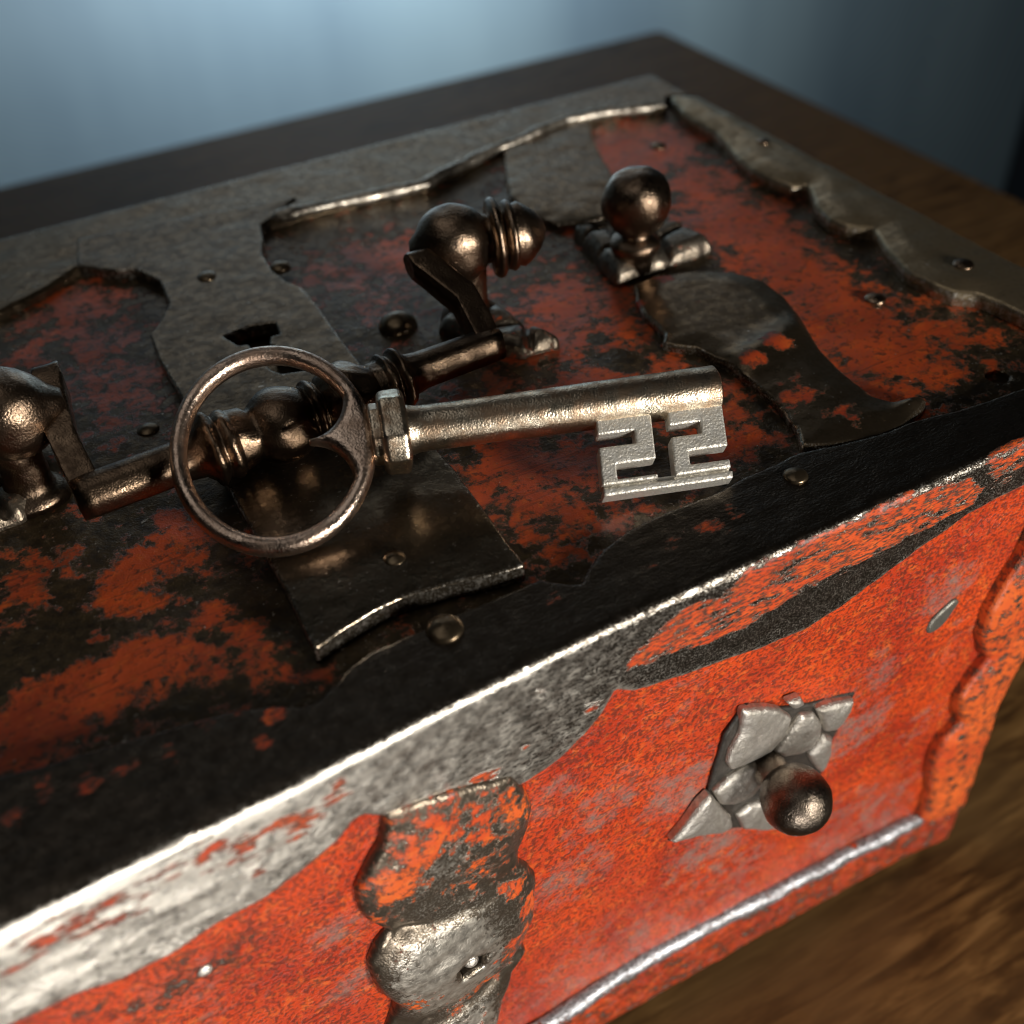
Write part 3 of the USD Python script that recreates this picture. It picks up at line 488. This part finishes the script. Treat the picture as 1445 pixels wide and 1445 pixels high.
def sweep_box(pts, w, h, seed):
    """A forged bar of rounded rectangular section through pts."""
    ms = []
    for a, b in zip(pts[:-1], pts[1:]):
        c = [along(revolve([(-.5*hh, .1), (-.5*hh, rr_), (.5*hh, rr_), (.5*hh, .1)], 10), np.array(q), np.array(q)+[1, 0, 0]) for q, rr_, hh in ((a, w*.5, h), (b, w*.5, h))]
        ms.append(manifold3d.Manifold.hull_points(np.vstack([x.vertices for x in c])))
    mm = ms[0]
    for x in ms[1:]: mm = mm+x
    mm = mm.refine_to_length(1.6); mm = solid(mm)
    mm = trimesh.Trimesh(mm.vertices, mm.faces, process=True)
    trimesh.smoothing.filter_taubin(mm, iterations=6)
    return lumpy(mm, .5, .12, seed)
pl, pr = np.array(PIV_L), np.array(PIV_R); al, ar = np.array(ARM_L), np.array(ARM_R)
obj('arm', sweep_box([ar+[-2, 1, 0], (ar+gr)/2+[3, 0, 1.5], gr+[0, 1, 0]], 10.5, 8.5, 1), m_gold, handle)
obj('arm', sweep_box([al+[2, 1, 0], (al+gl)/2+[-1, 0, 1.5], gl+[0, 1, 0]], 10.5, 8.5, 2), m_gold, handle)
# pivots: ball, ring and cone on the handle's axle
fin = np.array(FIN_R)
def pivot(p, d, seed):
    pr_ = [(-17, 4), (-14, 6.5)]+arc(0, 15.0, 38, 142, 16, 1.0)+[(12.6, 9.0), (13.6, 8.8)]+ringp(16.4, 2.6, 15.2, 9.0)+[(19.2, 8.8), (20, 12.4), (22, 13.4), (23.2, 12.6), (24, 11.6), (26, 12.2), (29, 10.6), (32.5, 7.4), (35, 3.6), (36, .1)]
    pr_ = sorted(pr_, key=lambda q: q[0])
    return lumpy(along(revolve(pr_, 44), p, np.array(p)+d), 1.3, .10, seed)
obj('pivot_knob', pivot(pr+[-1, 1, 0], np.array([1, -.28, .02]), 3), m_knob, casket)
obj('pivot_knob', pivot(pl, np.array([-1, .1, .02]), 4), m_knob, casket)
for (p, b, sd) in ((pr, np.array(BASE_R), 5), (pl, np.array(BASE_L), 6)):
    s = 1 if sd == 5 else -1
    post = lumpy(revolve([(-4, 12), (-1, 11.5), (1, 9.5), (2, 8.2)]+[(h, 7.4) for h in range(4, 26, 2)]+[(30, 8)], 32), 2.4, .10, sd); post.apply_translation([p[0]+s*3, p[1], 0])
    obj('handle_post', post, m_knob, casket)
    leaf = smooth_poly([(b[0]-s*16, b[1]+20), (b[0]-s*6, b[1]+34), (b[0]+s*12, b[1]+26), (b[0]+s*14, b[1]+4), (b[0]+s*22, b[1]-14), (b[0]+s*4, b[1]-12), (b[0]-s*10, b[1]+2)], 2, 1.2, sd)
    obj('post_plate', plate(leaf, 2.5, 1.5, lid, base=LID_Z+.1, res=1.5, edge=1, rough=1.3, seed=sd, hfun=lump_field([(b[0]+s*16, b[1]-8), (b[0]+s*5, b[1]-4), (b[0]+s*8, b[1]+12), (b[0]-s*6, b[1]+16), (b[0]+s*2, b[1]+26)], 12, 5)), m_boss, casket, paint=.34)

# ---------------------------------------------------------------- the front
fl = np.arange(BOX_L+35, 196, 6.0)
fp = Polygon([(-306, -8), (215, -8), (203, -40), (196, -90), (193, -160)]+[(193, -228)]+[(193, -243), (170, -239.5), (108, -233), (66, -228), (21, -224.5), (-60, -226), (-306, -226)])
def front_h(x, z, d):
    a = 1.0*np.sin(x*.035)*np.cos(z*.03)
    rise = -2.6*np.exp(-(((x+70)/42)**2+((z+100)/70)**2)**2)*0
    return a+1.6*np.exp(-np.clip(d-0, 0, 99)/8)*0
def front_paint(v):
    x, z = v[:, 0], v[:, 2]
    a = np.full(len(v), .86)
    a -= .30*np.exp(-((x+150)/30)**2-((z+62)/14)**2)          # scuffs under the strip on the left
    a -= .22*np.exp(-((z+232)/9)**2)
    return a
def front_rub(v):
    x, z = v[:, 0], v[:, 2]
    return blobs(x, z, [(24, -108, 20, .70), (42, -160, 26, .66), (-8, -92, 20, .58), (-22, -125, 20, .62), (108, -128, 22, .66), (108, -98, 18, .56), (-30, -70, 14, .52), (-5, -200, 30, .45), (60, -195, 26, .5), (138, -64, 16, .6), (-104, -80, 11, .62), (-106, -115, 12, .6), (150, -150, 18, .46), (130, -212, 40, .55), (0, -222, 60, .52), (-150, -75, 25, .42), (-120, -150, 30, .4), (155, -100, 18, .42), (20, -60, 25, .36)], .10)
obj('front_sheet', plate(fp, 3.2, 1.5, front, base=-6, res=2.2, edge=2, rough=.8, seed=11, hfun=front_h), m_front, casket, paint=front_paint, rub=front_rub)
patch = smooth_poly([(OVAL[0][0]+a*c-b*s_, OVAL[0][1]+a*s_+b*c) for a, b in [(8.5*math.cos(t), 4.6*math.sin(t)*(1+.15*math.cos(3*t))) for t in np.linspace(0, 6.28, 18)[:-1]] for c, s_ in [(math.cos(.82), math.sin(.82))]], .5, .5, 3)
obj('front_rivet', plate(patch, 2.0, 1.2, front, base=-2.9, res=1.4, edge=.8, rough=.5, seed=3), m_patch, casket)
fr = rivet(2.3, 1.2, 9); fr.apply_transform(trimesh.transformations.rotation_matrix(math.pi/2, [1, 0, 0])); x_, z_ = FRONT_RIVET[0]; fr.apply_translation([x_, float(yo(x_))+2.8, z_])
obj('front_rivet', fr, m_leaf, casket)

# hasp boss: three domed leaves, the upper under the strip
def dome(cx, cz, rx, rz, hh, p=1.0):
    return lambda x, z, d: hh*np.sqrt(np.clip(1-((x-cx)/rx)**2-((z-cz)/rz)**2, 0, 1))**p
boss_shine = lambda v: np.clip(np.hypot(v[:, 0]-STAR_HOLE[0][0], v[:, 2]-STAR_HOLE[0][1])/4-1.1, 0, 1)*np.clip((-(v[:, 1]-yo(v[:, 0]))-1.6)/6.0, 0, .95)*np.clip((-44-v[:, 0])/20, .45, 1)  # polished peaks, plus a highlight painted on the left and dark hollows
def boss_paint(v):
    x, z = v[:, 0], v[:, 2]
    return blobs(x, z, [(-72, -46, 14, .58), (-54, -54, 12, .55), (-86, -60, 11, .60), (-42, -60, 8, .6), (-90, -78, 8, .5), (-46, -100, 8, .6), (-42, -118, 8, .62), (-50, -132, 9, .6), (-58, -148, 8, .5), (-88, -132, 8, .5), (-70, -152, 10, .5), (-62, -185, 14, .5), (-60, -80, 12, .46)], .20)+np.where(z > -92, .04, .0)
sx, sz = STAR_HOLE[0]
star = Polygon([(sx+(6.2 if i % 2 == 0 else 4.4)*math.cos(i*math.pi/5+.3), sz+(6.2 if i % 2 == 0 else 4.4)*math.sin(i*math.pi/5+.3)) for i in range(10)])
hasp = unary_union([smooth_poly(q, 1.0, .7, 22+i) for i, q in enumerate((BOSS_TOP, BOSS_MID, BOSS_LOW))]).buffer(.7).buffer(-.7)
hasp_edge = hasp.exterior
def hasp_h(x, z, d):
    d = shapely.distance(hasp_edge, shapely.points(np.c_[x, z]))
    el = lambda cx, cz, rx, rz, p: np.clip(1-((x-cx)/rx)**2-((z-cz)/rz)**2, 0, 1)**p
    crease = np.exp(-((z+94+.22*(x+70))/3.2)**2)*np.clip((-(x+58))/14+.3, .15, 1)+.8*np.exp(-((z+156-.25*(x+70))/3.4)**2)
    return 1.8*np.clip(d/9, 0, 1)**.7+2.0*el(-66, -62, 30, 34, .8)+6.2*el(-70, -122, 32, 35, .9)+4.5*el(-72, -182, 27, 32, .7)-1.6*crease*np.clip(d/4, 0, 1)
obj('hasp_strap', plate(hasp.difference(star), 3.1, 2.6, front, base=-3, res=1.5, edge=.9, rough=1.0, seed=23, hfun=hasp_h), m_boss, casket, paint=boss_paint, shine=boss_shine)
mm = revolve([(0, 2.9), (1.5, 2.8), (3, 2.6), (3.9, 1.7), (4.2, .1)], 20)
mm.apply_transform(trimesh.transformations.rotation_matrix(math.pi/2, [1, 0, 0])); mm.apply_translation([sx+.4, float(yo(sx))-2.6, sz])
obj('hasp_rivet', mm, m_leaf, casket)
mm = plate(star.buffer(1.5), .5, .2, front, base=2.0, res=2, rough=0)
obj('rivet_well', mm, m_black, casket)

# rosette of lumps with the ball
rosp = smooth_poly(ROS_OUT, 1.0, .8, 31)
ros = obj('rosette', plate(rosp, 1.6, 1.2, front, base=-3.4, res=1.5, edge=.9, rough=.5, seed=31), m_gap_shade, casket, label='dark sheet painting the shade between the leaf pieces behind the front knob')
for i, q in enumerate(PETALS):
    qp = smooth_poly(q, .7, .45, 60+i, .8)
    obj('petal', plate(qp, 3.2+.4*(i % 3), 1.8, front, base=-3, res=1.1, edge=.7, rough=.8, seed=60+i, hfun=lambda x, z, d: 1.2*np.clip(d/6, 0, 1)**.7), m_leaf, ros)
bx, bz = ROS_BALL[0]
kn = revolve([(-4, 7), (6, 6.5)]+arc(16.5, 12.8, 30, 179.5, 22), 44)
kn = lumpy(kn, .9, .09, 7); kn.apply_transform(trimesh.transformations.rotation_matrix(math.pi/2, [1, 0, 0])); kn.apply_translation([bx, 0, bz])
obj('ball_knob', kn, m_dark_knob, casket)

# corner strap: scalloped sheet on the front, wrapped round the corner
cop = smooth_poly([(176, -26), (172, -45)]+CORNER_INNER+[(176, -243), (198, -246), (197, -225), (195.5, -190), (193, -165), (196, -140), (202, -100), (207, -60), (222, -26)], .8, .7, 41)
corner_paint = lambda v: blobs(v[:, 0], v[:, 2], [(183, -140, 6, .3), (180, -85, 8, .42)], .66)
corner_rub = lambda v: .42+0*v[:, 0]
obj('corner_strap', plate(cop, 5.4, 2.0, front, base=-3, res=1.6, edge=.9, rough=1.3, seed=41, hfun=lambda x, z, d: 2.4*np.clip(d/7, 0, 1)), m_boss, casket, paint=corner_paint)
sd_ = Polygon([(2, -24), (2, -278), (342, -278), (342, -24)])
obj('side_sheet', plate(sd_, 3, 2, lambda y, z, h: np.c_[np.interp(z, [-280, -250, -190, -140, -60, -20], [197, 194, 193, 196, 204, 222])-3+h, y, z][:, [0, 1, 2]], base=0, res=6, edge=2, rough=1, seed=42), m_boss, casket, paint=.6)

# base strap with the rounded bead above it
bead_x = np.linspace(-306, 168, 90); rz = np.array(BASE_RIDGE)[::-1]
bead_z = np.interp(bead_x, rz[:, 0], rz[:, 1])
bead = LineString(np.c_[bead_x, bead_z+.4*np.sin(bead_x*.21)]).buffer(4.4)
obj('base_bead', plate(bead, 3.2, 3.0, front, base=-3, res=1.5, edge=1, rough=1.2, seed=44, hfun=lambda x, z, d: 2.4*np.clip(d/4, 0, 1)**.6), m_bead, casket, paint=.33, shine=.5)
xs = np.linspace(-306, 199, 60)
bsp = Polygon([(x, float(np.interp(x, rz[:, 0], rz[:, 1]))-1) for x in xs]+[(x, float(base_z(x))) for x in xs[::-1]])
obj('base_strap', plate(bsp.buffer(0), 3.6, 2.0, front, base=-3, res=2.2, edge=1.2, rough=1.1, seed=51, hfun=lambda x, z, d: 1.0*np.clip(d/7, 0, 1)), m_front, casket, paint=lambda v: .62+0*v[:, 0], rub=lambda v: .38+0*v[:, 0])
foot = sbox(-290, 20, 186, 330)
obj('base_plate', plate(foot, 19, 2, lid, base=TABLE_Z+.3, res=30, edge=6, rough=0), m_black, casket)

# ================================================================== the key
kb, ke = np.array(BOW), np.array(SHAFT_END)
ka = (ke-kb); KL = np.linalg.norm(ka); ka /= KL
TILT = math.radians(27)
h0 = np.cross([0, 0, 1], ka); h0 /= np.linalg.norm(h0); h0 = -h0 if h0[1] > 0 else h0
dn = np.cross(ka, h0); dn = -dn if dn[2] > 0 else dn
kv = math.cos(TILT)*h0+math.sin(TILT)*dn
kv -= ka*(kv@ka); kv /= np.linalg.norm(kv); kn_ = np.cross(kv, ka); kn_ = -kn_ if kn_[2] < 0 else kn_
BASE['/World/old_key'] = tuple(kb)
key = thing('old_key', 'worn steel key with ring bow and slotted bit lying across the casket handle', 'key', tuple(kb))
def kframe(a, v, h): return kb+np.outer(a, ka)+np.outer(v, kv)+np.outer(h, kn_)
def both(poly, T, bevel, res=1.2, edge=.7, rough=.12, seed=0, flat=False):
    p, tr, d = sheet2d(poly, bevel, res, edge)
    q = np.clip(1-d/bevel, 0, 1); h = T*np.sqrt(np.maximum(0, 1-q*q)) if not flat else T-bevel*.8*(1-np.sqrt(np.maximum(0, 1-q*q)))
    h = h+rough*2*(meshkit.fbm(np.c_[p*.25, np.full(len(p), seed)], 3, seed)-.5)*np.clip(d/bevel, 0, 1)
    flip = np.linalg.det(np.stack([ka, kv, kn_])) < 0
    up, dnv = kframe(p[:, 0], p[:, 1], h), kframe(p[:, 0], p[:, 1], -h)
    f1, f2 = tr, tr[:, ::-1]
    b = border(tr); n = len(p); m_ = len(b)
    wt, wb = up[b.ravel()], dnv[b.ravel()]; idx = np.arange(2*m_).reshape(-1, 2); k, k2 = 2*n, 2*n+2*m_
    v = np.vstack([up, dnv, wt, wb])
    f = np.vstack([f1, f2+n]+([np.c_[k+idx[:, 1], k+idx[:, 0], k2+idx[:, 0]], np.c_[k+idx[:, 1], k2+idx[:, 0], k2+idx[:, 1]]] if flat else []))
    if flip: f = f[:, ::-1]
    if not flat: v = v[:2*n]
    return trimesh.Trimesh(v, f, process=False)
RO = 31.6; OV = 1.14
outer = shapely.affinity.scale(Point(0, 0).buffer(RO, quad_segs=40), 1, OV, origin=(0, 0))
ri = RO-5.4
hol = Point(0, 0).buffer(ri, quad_segs=40).intersection(sbox(-99, -99, .345*RO, 99))
lob = unary_union([Point(.34*RO, s*.415*RO).buffer(.392*RO, quad_segs=24) for s in (1, -1)]).intersection(Point(0, 0).buffer(ri, quad_segs=40))
hol = unary_union([hol, lob]).buffer(-.4).buffer(.4)
hol = shapely.affinity.scale(hol, 1, OV*1.0, origin=(0, 0))
bowp = outer.difference(hol)
obj('bow', both(bowp, 3.6, 3.0, seed=1), m_bow, key)
# collar and shaft
def kpt(a, v=0, h=0): return kb+a*ka+v*kv+h*kn_
cx0, cx1 = RO-.5, RO+11.5
def blk(a0, a1, w, t, c):
    ball = trimesh.creation.icosphere(2, c).vertices; pts = []
    for a in (a0+c, a1-c):
        W, T = w-c, t-c
        for sv, sh in ((1, .45), (.55, 1), (-.55, 1), (-1, .45), (-1, -.45), (-.55, -1), (.55, -1), (1, -.45)): pts.append(ball+kpt(a, sv*W, sh*T))
    return solid(manifold3d.Manifold.hull_points(np.vstack(pts)).refine_to_length(1.0))
col = merge(blk(RO-1.5, RO+2.6, 9.4, 7.4, 1.2), blk(RO+1.6, RO+10.4, 12.8, 10.8, 2.2))
obj('collar', lumpy(col, .3, .2, 2), m_key, key, smooth=55)
shp = [(RO+8, 8.2), (RO+10, 8.4), (RO+11.5, 7.9), (RO+14, 7.4)]+[(a, 7.3+.8*(a-RO-14)/(KL-RO-14)) for a in np.linspace(RO+18, KL-2, 30)]+[(KL-.6, 8.1), (KL, 7.5), (KL+.1, 6.4)]
obj('shaft', lumpy(along(revolve(shp, 48), kpt(0), kpt(1)), .25, .15, 3), m_key, key, smooth=40)
# bit with its wards
BA, BB, BV0, BV1 = KL-42.5, KL-.4, 4.5, 32.0
bit = sbox(BA, BV0, BB, BV1-1.2)
W_, H_ = BB-BA, BV1-7.0
def slot(u0, v0, u1, v1): return sbox(BA+u0*W_, 7+v0*H_, BA+u1*W_, 7+v1*H_)
cuts = unary_union([slot(-.1, .19, .29, .37), slot(.43, .0, .565, .90), slot(.5, .19, .81, .36), slot(.12, .62, .5, .83), slot(.69, .58, 1.1, .77)])
cuts = cuts.buffer(.5).buffer(-.9).buffer(.4)
# the last strip at the foot of the bit stays whole, past a groove
bitp = bit.difference(cuts.difference(slot(-.2, .90, 1.2, 1.2)))
bitp = max(getattr(bitp, 'geoms', [bitp]), key=lambda g: g.area).buffer(-.35).buffer(.35)
parts_ = bitp.intersection(sbox(BA-9, 0, BB+9, 7+.885*H_))
skew = lambda g: shapely.affinity.affine_transform(g, [1, -.13, 0, 1, .13*7, 0])
bits = [both(skew(g), 3.0, .7, flat=True, seed=4) for g in getattr(parts_, 'geoms', [parts_])]
bits.append(both(skew(sbox(BA+.6, 7+.86*H_, BB-.2, 7+.955*H_)), 1.4, .4, flat=True, seed=5))
bits.append(both(skew(sbox(BA+.3, 7+.935*H_, BB+.3, 7+1.03*H_)), 3.1, .7, flat=True, seed=6))
obj('bit', merge(*bits), m_bit, key, smooth=35)
